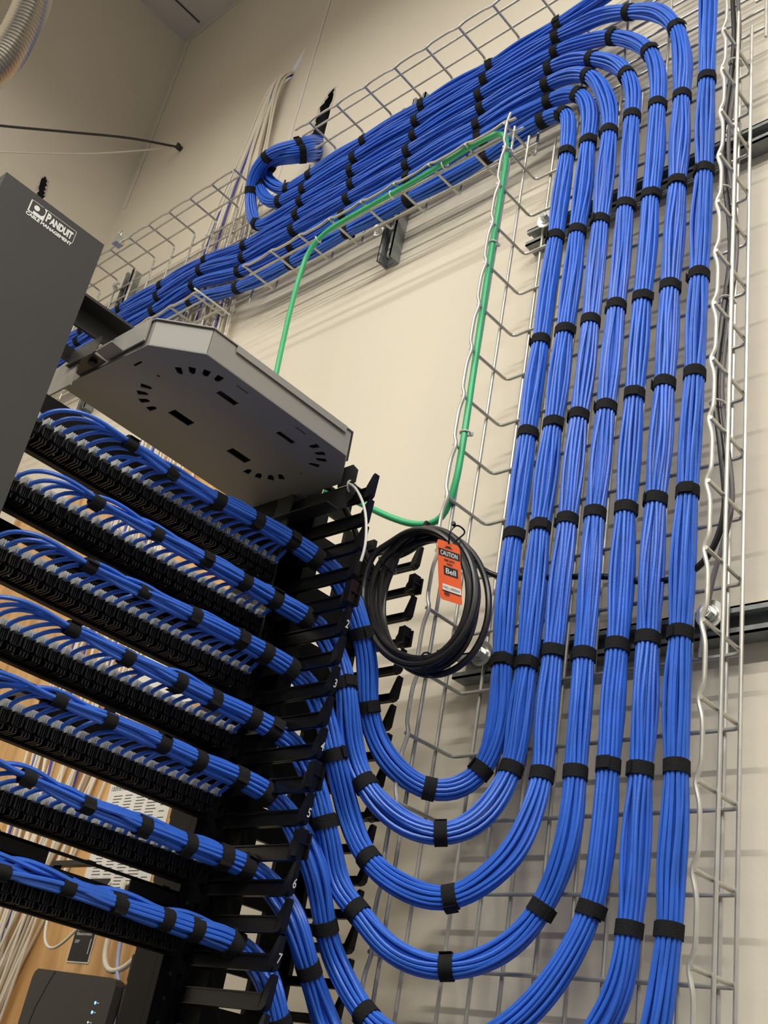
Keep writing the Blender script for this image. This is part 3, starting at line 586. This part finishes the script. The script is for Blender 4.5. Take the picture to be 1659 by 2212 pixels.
LAY = [(.01215, 2*math.pi*i/13, 0) for i in range(13)]+[(.0068, 2*math.pi*i/8+.2, 1) for i in range(8)]+[(.0024, 2*math.pi*i/3, 2) for i in range(3)]
order = [0, 7, 14, 3, 10, 17, 5, 12, 20, 1, 8, 15, 4, 11, 18, 22, 6, 13, 2, 9, 16, 21, 19, 23]
blab = ['innermost blue cable bundle, tightest loop out of the topmost patch panel', 'second blue cable bundle outwards from the tightest loop',
        'third blue cable bundle outwards from the tightest loop', 'middle one of the seven blue cable bundles on the vertical tray',
        'third blue cable bundle from the right side of the vertical tray', 'second blue cable bundle from the right side of the vertical tray',
        'outermost blue cable bundle, rising along the right side and out of the top']
CR_ = .0029
for k, B in enumerate(BUNDLES):
    q = random.Random(100+k)
    pts = [b[:3] for b in B]; p, idx = crom(pts, .012); p = smooth(p, 4)
    # extend the first stretch back along the panel
    y_first = p[0][1]; lead = np.stack([np.full(9, p[0][0]-.002), np.linspace(.50, y_first-.010, 9), np.linspace(p[0][2]-.004, p[0][2], 9)], 1)
    p = np.vstack([lead, p]); idx = [i+9 for i in idx]; p = smooth(p, 2)
    m = len(p); t_, a_, b_ = frames(p)
    L = np.concatenate([[0], np.cumsum(np.linalg.norm(np.diff(p, axis=0), axis=1))])
    st = [idx[i] for i in range(len(B)) if B[i][3]]
    # how far along each cable has joined
    row_end = int(np.argmax(p[:, 1] > .955)); ys = p[:row_end, 1]
    join = []
    for j, y_ in enumerate(JY):
        tgt = min(y_+.085+.02*q.random(), .948); tgt = max(tgt, .60 if j < 5 else 0)
        join.append(int(np.argmin(abs(ys-tgt))))
    cnt = np.array([sum(1 for a in join if a <= i+2) for i in range(m)], float)
    cnt = np.convolve(np.pad(cnt, 3, mode='edge'), np.ones(7)/7, 'valid')
    g = np.sqrt(np.clip(cnt, 4, 24)/24)
    # slackness between straps
    bump = np.zeros(m); ss = [0]+sorted(set(st))+[m-1]
    for a, b in zip(ss[:-1], ss[1:]):
        if b > a:
            u_ = np.linspace(0, 1, b-a+1); span = min(1, (L[b]-L[a])/.2); bump[a:b+1] = np.maximum(bump[a:b+1], np.sin(math.pi*u_)**1.3*span)
    root = thing('cable_bundle', tuple(p[join[2]]), blab[k], 'cable bundle', 'blue cable bundles strapped along the trays')
    tw = np.cumsum([0]+[.0025*(1+math.sin(i*.011+k)) for i in range(m-1)])
    for j in range(24):
        rad, ang, lay = LAY[order[j]]
        ph = q.uniform(0, 6.28); am = q.uniform(.08, .34); fr = q.uniform(.010, .022); ex_ = q.uniform(0, .42) if lay == 0 else q.uniform(-.2, .5)
        i_ = np.arange(m)
        A = ang+tw+bump*am*np.sin(i_*fr*6+ph); R_ = rad*g*(1+bump*ex_)+bump*.0007*np.sin(i_*.09+ph)
        if lay == 0 and q.random() < .12:     # a stray strand that sags away from the bundle in places
            R_ = R_+.0025*np.clip(np.sin(i_*.05+ph), 0, 1)**2*bump
        c = p+a_*(R_*np.cos(A))[:, None]+b_*(R_*np.sin(A))[:, None]
        s0 = join[j]
        # free length from the jack up and over into the bundle
        J = np.array([-1.2225, JY[j], ZR[k]+.0045]); E = c[s0]; T = t_[s0]
        dist = np.linalg.norm(E-J)
        c1 = J+np.array([.022+.008*q.random(), .004+.01*q.random(), .016+.012*q.random()]); c2 = E-T*dist*.42+np.array([.001, 0, .004+.010*q.random()])
        u_ = np.linspace(0, 1, 14)[:, None]
        bez = J*(1-u_)**3+c1*3*u_*(1-u_)**2+c2*3*u_**2*(1-u_)+E*u_**3
        path = np.vstack([bez[:-1], c[s0:]])
        path[8:22] = smooth(path[8:22], 2)
        obj('cable', MB().tube(path, CR_, 7), M['blue'], root)
    for n_, i in enumerate(sorted(set(st))):
        if p[i, 1] < .56 and i < row_end: continue
        rs = .0151*g[i]+.0010
        if i < row_end+2: rs = .0151*math.sqrt(max(5, sum(1 for a in join if a <= i+1))/24)+.0012
        wd = .0088; v = []; N = 22; tt, aa, bb = t_[i], a_[i], b_[i]
        f_ = q.uniform(0, 6.28)
        for (off_, rr_) in ((-wd, rs-.0012), (-wd, rs+.0006), (wd, rs+.0006), (wd, rs-.0012)):
            for h_ in range(N):
                an = 2*math.pi*h_/N; r2 = rr_*(1+.025*math.sin(4*an+f_)+.015*math.sin(3*an))
                v.append(tuple(p[i]+tt*off_+(aa*math.cos(an)+bb*math.sin(an))*r2))
        fs = [(s*N+h_, s*N+(h_+1) % N, ((s+1) % 4)*N+(h_+1) % N, ((s+1) % 4)*N+h_) for s in range(4) for h_ in range(N)]
        sm = MB().add(v, fs)
        # overlapping tail of the wrap
        v = []; r3 = rs+.0008; n3 = 9; skew = q.uniform(-.0016, .0016)
        for r_add in (0, .0013):
            for (off_) in (-wd+.0006+skew, wd-.0006+skew):
                for h_ in range(n3):
                    an = f_+h_*.14; lift = .0022*max(0, (h_-6)/2)
                    v.append(tuple(p[i]+tt*off_+(aa*math.cos(an)+bb*math.sin(an))*(r3+r_add+lift)))
        fs = []
        for h_ in range(n3-1):
            a0, a1, b0, b1 = h_, n3+h_, 2*n3+h_, 3*n3+h_
            fs += [(a0, a0+1, a1+1, a1), (b0, b1, b1+1, b0+1), (a0, b0, b0+1, a0+1), (a1, a1+1, b1+1, b1)]
        e_ = n3-1; fs += [(e_, 3*n3-1, 4*n3-1, 2*n3-1), (0, n3, 3*n3, 2*n3)]
        sm.add(v, fs)
        obj('strap', sm, M['velcro'], root)

# ================================================================ other cables
def cable(name, pts, rad, m, label, c_, group=None, n=10, ds=.012):
    p, _ = crom(pts, ds); t = thing(name, tuple(p[len(p)//2]), label, c_, group)
    obj('jacket', MB().tube(smooth(p, 2), rad, n), m, t); return t, p
gpts = [(-1.70, 1.19, .965), (-1.668, 1.16, 1.18), (-1.650, 1.135, 1.36), (-1.662, 1.135, 1.56), (-1.660, 1.134, 1.65), (-1.646, 1.132, 1.715), (-1.605, 1.131, 1.747),
        (-1.48, 1.131, 1.757), (-1.30, 1.131, 1.762), (-1.17, 1.131, 1.772), (-1.105, 1.133, 1.764), (-1.088, 1.134, 1.72), (-1.083, 1.134, 1.60), (-1.083, 1.134, 1.43), (-1.080, 1.135, 1.2),
        (-1.077, 1.135, 1.00), (-1.082, 1.137, .93), (-1.105, 1.14, .876), (-1.15, 1.135, .876), (-1.21, 1.12, .90), (-1.262, 1.09, .927), (-1.30, 1.05, .935)]
gt, gp = cable('ground_cable', gpts, .0058, M['green'], 'green insulated ground cable tied along the tray edge and dropping behind the shelf', 'cable')
def tie(parent, c, axis, rr_, m=None, tail=(0, 0, 0), wd=.0016):
    a = Vector(axis).normalized(); x_ = a.orthogonal().normalized(); y_ = a.cross(x_); c = Vector(c)
    ring = [tuple(c+(x_*math.cos(t)+y_*math.sin(t))*rr_) for t in np.linspace(0, 2*math.pi, 17)[:-1]]
    mb = MB().tube(ring, wd, 6, closed=True)
    h = c+x_*rr_*1.1; mb.box(h.x-.003, h.x+.003, h.y-.003, h.y+.003, h.z-.003, h.z+.003)
    if Vector(tail).length: mb.tube([tuple(h), tuple(h+Vector(tail)*.5+Vector((0, 0, .002))), tuple(h+Vector(tail))], wd*.7, 5)
    obj('cable_tie', mb, m or M['white'], parent)
for c, ax in (((-1.625, 1.133, 1.740), (1, 0, .5)), ((-1.40, 1.133, 1.757), (1, 0, 0)), ((-1.255, 1.133, 1.762), (1, 0, 0)), ((-1.087, 1.136, 1.705), (0, 0, 1)), ((-1.083, 1.136, 1.46), (0, 0, 1)), ((-1.077, 1.137, 1.035), (0, 0, 1))):
    tie(gt, c, ax, .0088)
# black fibre lead running behind the bundles and up the right edge of the tray
bl = [(-1.085, 1.10, .835), (-1.06, 1.15, .815), (-1.038, 1.205, .795), (-.956, 1.2105, .775), (-.83, 1.2105, .752), (-.754, 1.210, .727), (-.697, 1.208, .726), (-.672, 1.205, .736), (-.650, 1.20, .764),
      (-.637, 1.196, .809), (-.642, 1.19, .90), (-.652, 1.187, 1.00), (-.644, 1.187, 1.13), (-.634, 1.187, 1.255), (-.638, 1.187, 1.334), (-.652, 1.19, 1.45), (-.655, 1.19, 1.53), (-.642, 1.19, 1.69), (-.640, 1.19, 1.78), (-.645, 1.19, 1.89), (-.64, 1.19, 2.4), (-.64, 1.19, 3.3)]
lt, _ = cable('fiber_cable', bl, .0046, M['blackcable'], 'black fibre cable crossing behind the blue bundles and climbing the right tray edge', 'cable')
for c in ((-.637, 1.190, 1.70), (-.648, 1.187, 1.40), (-.640, 1.19, 1.17), (-.648, 1.187, .98)): tie(lt, c, (.1, 0, 1), .0105, tail=(-.016, -.01, -.008))
gl = [(a+.008, b+.004, c+.004) for a, b, c in bl[7:]]
gl = [(-.672, 1.207, .60), (-.660, 1.207, .70)]+gl[2:]
cable('fiber_cable', gl, .0036, M['greycable'], 'slim grey cable paired with the black one on the right tray edge', 'cable')
# coil of spare fibre cable
cl = thing('cable_coil', (-1.045, 1.075, .565), 'coil of black fibre cable with an orange tag hanging beside the tray', 'cable coil')
q = random.Random(5); pts = []
cxc, czc, hw, hh = -1.041, .692, .098, .118
turns = 6
lead_in = [(-1.236, .950, .858), (-1.215, .955, .868), (-1.190, .975, .868), (-1.176, 1.00, .840), (-1.163, 1.03, .795), (-1.150, 1.05, .762), (-1.135, 1.062, .742), (-1.120, 1.065, .760)]
N = 20
for i in range(turns*N+6):
    a = math.radians(125)-2*math.pi*i/N; tn = i//N
    k1 = 1-.028*((tn*2) % 5)+.012*math.sin(i*.37); k2 = 1-.030*((tn*3) % 5)+.012*math.cos(i*.31)
    x_, z = hw*k1*math.cos(a), hh*k2*math.sin(a)
    x_, z = x_-z*.16, z+x_*(-.12)
    pts.append((cxc+x_, 1.068+.012*math.sin(a*.5+tn)+.0045*(tn-2.5)*.8+.03*(x_/.1)*.3, czc+z))
p, _ = crom(lead_in+pts, .010)
obj('jacket', MB().tube(smooth(p, 2), .0050, 9), M['blackcable'], cl)
p, _ = crom([(-1.08, 1.075, .805), (-1.115, 1.07, .775), (-1.128, 1.068, .72), (-1.12, 1.066, .66), (-1.105, 1.07, .62)], .01)
obj('jacket', MB().tube(p, .0045, 9), M['blackcable'], cl)
for c, ax, r_ in (((-1.127, 1.066, .762), (.75, 0, .65), .018), ((-1.010, 1.068, .582), (1, 0, .15), .017)):
    tie(cl, c, ax, r_, M['plastic'], tail=(.006, -.004, .012), wd=.0014)
# tag
TG = [(-1.0171, 1.050, .7757), (-.9699, 1.050, .7518), (-.9484, 1.050, .6528), (-.9936, 1.050, .6734)]
tg = thing('caution_tag', (-.983, 1.05, .66), 'orange caution card tied to the coil of black cable', 'tag')
def tp(a, b, d_=0):
    """a 0..1 across, b 0..1 down"""
    A, B_, C_, D_ = (Vector(x) for x in TG)
    v = A*(1-a)*(1-b)+B_*a*(1-b)+C_*a*b+D_*(1-a)*b
    return (v.x, v.y-d_, v.z)
ring = [(.10, 0), (.88, 0), (.96, .03), (1, .08), (1, .96), (.96, .99), (.12, 1.0), (.04, .965), (0, .92), (0, .06), (.03, .015)]
obj('card', MB().prism([tp(a, b) for a, b in ring], (0, .0006, 0)), M['orange'], tg, smooth_=False)
def patch(mb, a0, a1, b0, b1, d_=.0003): mb.prism([tp(a0, b0, d_), tp(a1, b0, d_), tp(a1, b1, d_), tp(a0, b1, d_)], (0, .0001, 0))
ik = MB(); patch(ik, .06, .99, .145, .27); patch(ik, .26, .88, .425, .575); patch(ik, .40, .62, .075, .10); patch(ik, .34, .68, .100, .112)
patch(ik, .17, .98, .835, .855)
for i in range(11):
    a = i*.571; ik.prism([tp(.36, .885, .0003), tp(.36+.13*math.cos(a), .885+.045*math.sin(a), .0003), tp(.36+.13*math.cos(a+.28), .885+.045*math.sin(a+.28), .0003)], (0, .0001, 0))
obj('black_panel', ik, M['ink'], tg)
def ttext(body, a0, a1, b_base, hfrac, m, weight=.0, name='lettering', d_=.0006):
    w0, w1 = text_width(body, weight=weight); k_ = (a1-a0)/(w1-w0)
    mb = MB().add(*text_geo(body, lambda x, y: tp(a0+(x-w0)*k_, b_base-y*hfrac/.72, d_), weight=weight)); obj(name, mb, m, tg)
ttext('CAUTION', .15, .90, .248, .078, M['silver'], .01)
ttext('FIBRE OPTIC', .30, .76, .338, .033, M['ink'], .03); ttext('CABLE', .40, .66, .395, .033, M['ink'], .03)
ttext('Bell', .36, .80, .545, .090, M['silver'], .01)
lw = MB(); patch(lw, .19, .985, .735, .835, .0005); obj('white_label', lw, M['paper'], tg)
ttext('F3022_I-500DEAO', .24, .94, .805, .042, M['ink'], .0, d_=.0008)
obj('tie_loop', MB().tube(crom([(-.989, 1.047, .758), (-.985, 1.042, .775), (-.982, 1.052, .790), (-.979, 1.066, .786), (-.985, 1.060, .772), (-.989, 1.051, .760)], .003)[0], .0013, 6)
    .disc((-.984, 1.046, .789), (.3, -1, .2), .0035, .004, 8), M['plastic'], tg)
# pale tie left long on the shelf bracket
zt2, _ = cable('zip_tie', [(-1.120, .949, .842), (-1.108, .946, .836), (-1.087, .946, .812), (-1.068, .946, .780), (-1.057, .946, .745), (-1.052, .946, .712), (-1.0555, .946, .694)], .0021, M['white'], 'long translucent white zip tie hanging from the shelf bracket', 'zip tie')
tie(zt2, (-1.124, .957, .842), (1, .3, 0), .0095)
# cable tie on the horizontal tray rail by the shelf
cable('zip_tie', [(-2.062, 1.110, 1.775), (-2.05, 1.112, 1.764), (-2.048, 1.15, 1.764), (-2.048, 1.222, 1.764)], .0028, M['white'], 'white zip tie on the cut end of the horizontal tray', 'zip tie')
# white and violet communication cables from the wall slit
def loose(name, label, n, top, mid, low, end, m, rad, seed, grp):
    q = random.Random(seed); t = thing(name, (-2.2, 1.25, .0), label, 'cable bundle', grp)
    for i in range(n):
        f_ = (i+.5)/n-.5; j = lambda s: q.uniform(-s, s)
        pts = [(top[0]+f_*.02, 1.275, top[1]), (top[0]+f_*.035-.01, 1.236+j(.006), top[1]-.06), (mid[0]+f_*.10+j(.01), 1.240+j(.008), mid[1]+.25), (mid[0]+f_*.20+j(.02), 1.246+j(.006), mid[1]),
               (low[0]+f_*.26+j(.03), 1.247+j(.006), low[1]+.5), (low[0]+f_*.30+j(.04), 1.248+j(.006), low[1]), (end[0]+f_*.34+j(.04), 1.24+j(.012), end[1]+.45), (end[0]+f_*.20+j(.03), 1.235+j(.015), end[1]+.12), (end[0]+f_*.16+j(.02)-.03, 1.235+j(.015), end[1]-.12), (end[0]-.10+f_*.16+j(.03), 1.23+j(.02), end[1]-.7)]
        obj('cable', MB().tube(smooth(crom(pts, .03)[0], 1), rad, 6), m, t)
    return t
wc = loose('cable_bundle', 'loose white cables falling from the wall slit behind the tray and down over the plywood', 26, (-2.185, 2.845), (-2.225, 2.25), (-2.22, 1.25), (-2.19, .20), M['whitecable'], .0032, 4, None)
loose('cable_bundle', 'few violet-blue cables falling among the white ones behind the horizontal tray', 3, (-2.19, 2.84), (-2.25, 2.25), (-2.24, 1.25), (-2.22, .20), M['violet'], .0032, 11, None)
# wire stretched across the room to an anchor on the wall, and a pale cord
an = thing('anchor_wire', (-2.743, 1.26, 2.82), 'dark wire stretched across under the ceiling to a hook on the wall', 'wire')
obj('wire', MB().tube(smooth(crom([(-2.743, 1.258, 2.832), (-2.80, 1.10, 2.765), (-2.86, .93, 2.67), (-2.935, .75, 2.575), (-3.049, .50, 2.46)], .02)[0], 1), .0042, 7), M['rail'], an)
obj('hook', MB().disc((-2.748, 1.264, 2.832), (0, -1, 0), .010, .008, 10).box(-2.752, -2.744, 1.244, 1.257, 2.822, 2.846), M['rail'], an)
cable('cord', [(-2.75, 1.235, 2.815), (-2.70, 1.12, 2.665), (-2.75, .98, 2.55), (-2.806, .75, 2.379), (-2.93, .60, 2.33), (-3.048, .48, 2.36)], .0026, M['twine'], 'thin pale cord slung loosely below the dark wire', 'cord', n=6)
# flexible duct
fd = thing('flexible_duct', (-2.6, .55, 2.6), 'ribbed silver flexible duct hanging in the upper left corner', 'duct')
path = crom([(-2.500, 0.524, 2.228), (-2.500, 0.549, 2.309), (-2.500, 0.571, 2.404), (-2.500, 0.578, 2.524), (-2.500, 0.572, 2.650), (-2.500, 0.551, 2.773), (-2.5, 0.571, 3.05), (-2.5, 0.571, 3.61)], .0028)[0]
rad = [.0465+.0052*math.sin(i*2*math.pi/5) for i in range(len(path))]
obj('ribbed_hose', MB().tube(path, rad, 28), M['flex'], fd)
obj('end_collar', MB().disc((-2.5, 0.571, 3.59), (0, 0, 1), .058, .029, 28), M['flex'], fd)

# ================================================================ on the wall behind the rack
cat(obj('plywood_sheet', MB().box(-2.92, -1.68, YW-.013, YW-.0005, -.95, 1.39), M['wood'], smooth_=False), 'plywood backboard fixed to the wall behind the rack', 'board')
YP = YW-.0135
sh = thing('paper_sheet', (-1.90, YP, .3), 'printed white paper sheet with columns pinned to the plywood', 'paper')
obj('sheet', MB().box(-2.008, -1.788, YP-.0008, YP-.0002, .262, .548), M['paper'], sh, smooth_=False)
pr = MB(); q = random.Random(2)
for cx_, wd_ in ((-1.985, .030), (-1.945, .026), (-1.905, .030), (-1.865, .036), (-1.820, .022)):
    for i in range(34):
        if cx_ > -1.83 and i % 2: continue
        z = .505-.0062*i; pr.box(cx_, cx_+wd_*q.uniform(.75, 1), YP-.0011, YP-.0009, z, z+.0017)
obj('printed_rows', pr, M['print'], sh)
w0, w1 = text_width('1009/69/65')
obj('handwriting', MB().add(*text_geo('1009/69/65', lambda a, b: (-2.000+(a-w0)*.055/(w1-w0), YP-.0011, .517+b*.014))), M['ink'], sh)
s2 = thing('paper_sheet', (-1.88, YP, .7), 'plain pale paper sheet on the plywood behind the upper panels', 'paper')
obj('sheet', MB().box(-2.02, -1.755, YP-.0030, YP-.0024, .690, .825), M['paper'], s2, smooth_=False)
obj('tape_tab', MB().box(-1.935, -1.915, YP-.0036, YP-.0031, .80, .825), M['rail'], s2, smooth_=False)
lb = thing('equipment_label', (-1.945, YP, .19), 'small black label with pale border and text on the plywood above the router', 'label')
obj('border', MB().box(-1.984, -1.912, YP-.0012, YP-.0002, .189, .345), M['paper'], lb, smooth_=False)
obj('face', MB().box(-1.982, -1.9145, YP-.0018, YP-.0012, .1915, .343), M['ink'], lb, smooth_=False)
mb = MB()
for s_, z, wd_ in (('EXR', .262, .018), ('STANDARD 3', .246, .046), ('Electronics', .238, .050), ('3307', .224, .016)):
    w0, w1 = text_width(s_); mb.add(*text_geo(s_, lambda a, b: (-1.974+(a-w0)*wd_/(w1-w0), YP-.0021, z+b*.008)))
mb.box(-1.923, -1.921, YP-.0021, YP-.0018, .205, .232)
obj('lettering', mb, M['silver'], lb)
rt = thing('router', (-1.86, YP, .0), 'black wall mounted router with blue status lights', 'router')
rp = [(-1.985, .055), (-1.985, .150), (-1.9815, .160), (-1.973, .1655), (-1.735, .1600), (-1.725, .1565), (-1.720, .148), (-1.722, -.12), (-1.985, -.12)]
obj('shell', MB().prism([(a-.03*max(0, (.165-b))*.5, 1.190, b) for a, b in rp], (0, .018, 0)), M['router'], rt, smooth_=False)
obj('back_shell', MB().prism([(a*1.0-.03*max(0, (.165-b))*.5+.004, 1.2085, b-.004) for a, b in rp], (0, .0425, 0)), M['router'], rt, smooth_=False)
obj('seam', MB().tube([(-1.914, 1.1898, .163), (-1.930, 1.1898, .135), (-1.946, 1.1898, .098), (-1.955, 1.1898, .05), (-1.955, 1.1898, -.1)], .0007, 5), M['ink'], rt)
for i, (x_, z) in enumerate(((-1.765, .119), (-1.767, .104), (-1.771, .088), (-1.773, .073), (-1.776, .058))):
    obj('status_light', MB().disc((x_, 1.1902, z), (0, -1, 0), .0026 if i != 2 else .0016, .0006, 10), M['led'] if i != 2 else M['ledw'], rt)
    obj('status_mark', MB().box(x_+.005, x_+.011, 1.1897, 1.1900, z-.0008, z+.0008), M['silver'], rt)
cable('network_cable', [(-2.052, 1.235, .42), (-2.045, 1.225, .33), (-2.035, 1.215, .26), (-2.012, 1.21, .215), (-1.985, 1.21, .203), (-1.955, 1.21, .212), (-1.925, 1.212, .236), (-1.90, 1.22, .275), (-1.88, 1.23, .33)], .0028, M['whitecable'], 'white cable drooping in a loop across the black label', 'cable')
cable('network_cable', [(-1.84, 1.235, .33), (-1.838, 1.23, .25), (-1.828, 1.225, .20), (-1.80, 1.222, .175), (-1.76, 1.225, .182), (-1.73, 1.23, .21)], .0050, M['whitecable'], 'thick white cable loop above the router beside the rack', 'cable')
cable('network_cable', [(-1.80, 1.23, .30), (-1.795, 1.228, .22), (-1.770, 1.222, .17), (-1.735, 1.215, .14), (-1.722, 1.21, .09), (-1.735, 1.21, .03), (-1.76, 1.22, -.05)], .0036, mat('pale_blue_jacket', (.38, .45, .75), .45), 'pale blue cable curving down beside the router', 'cable')
for o in bpy.data.objects:
    if 'off' in o: del o['off']
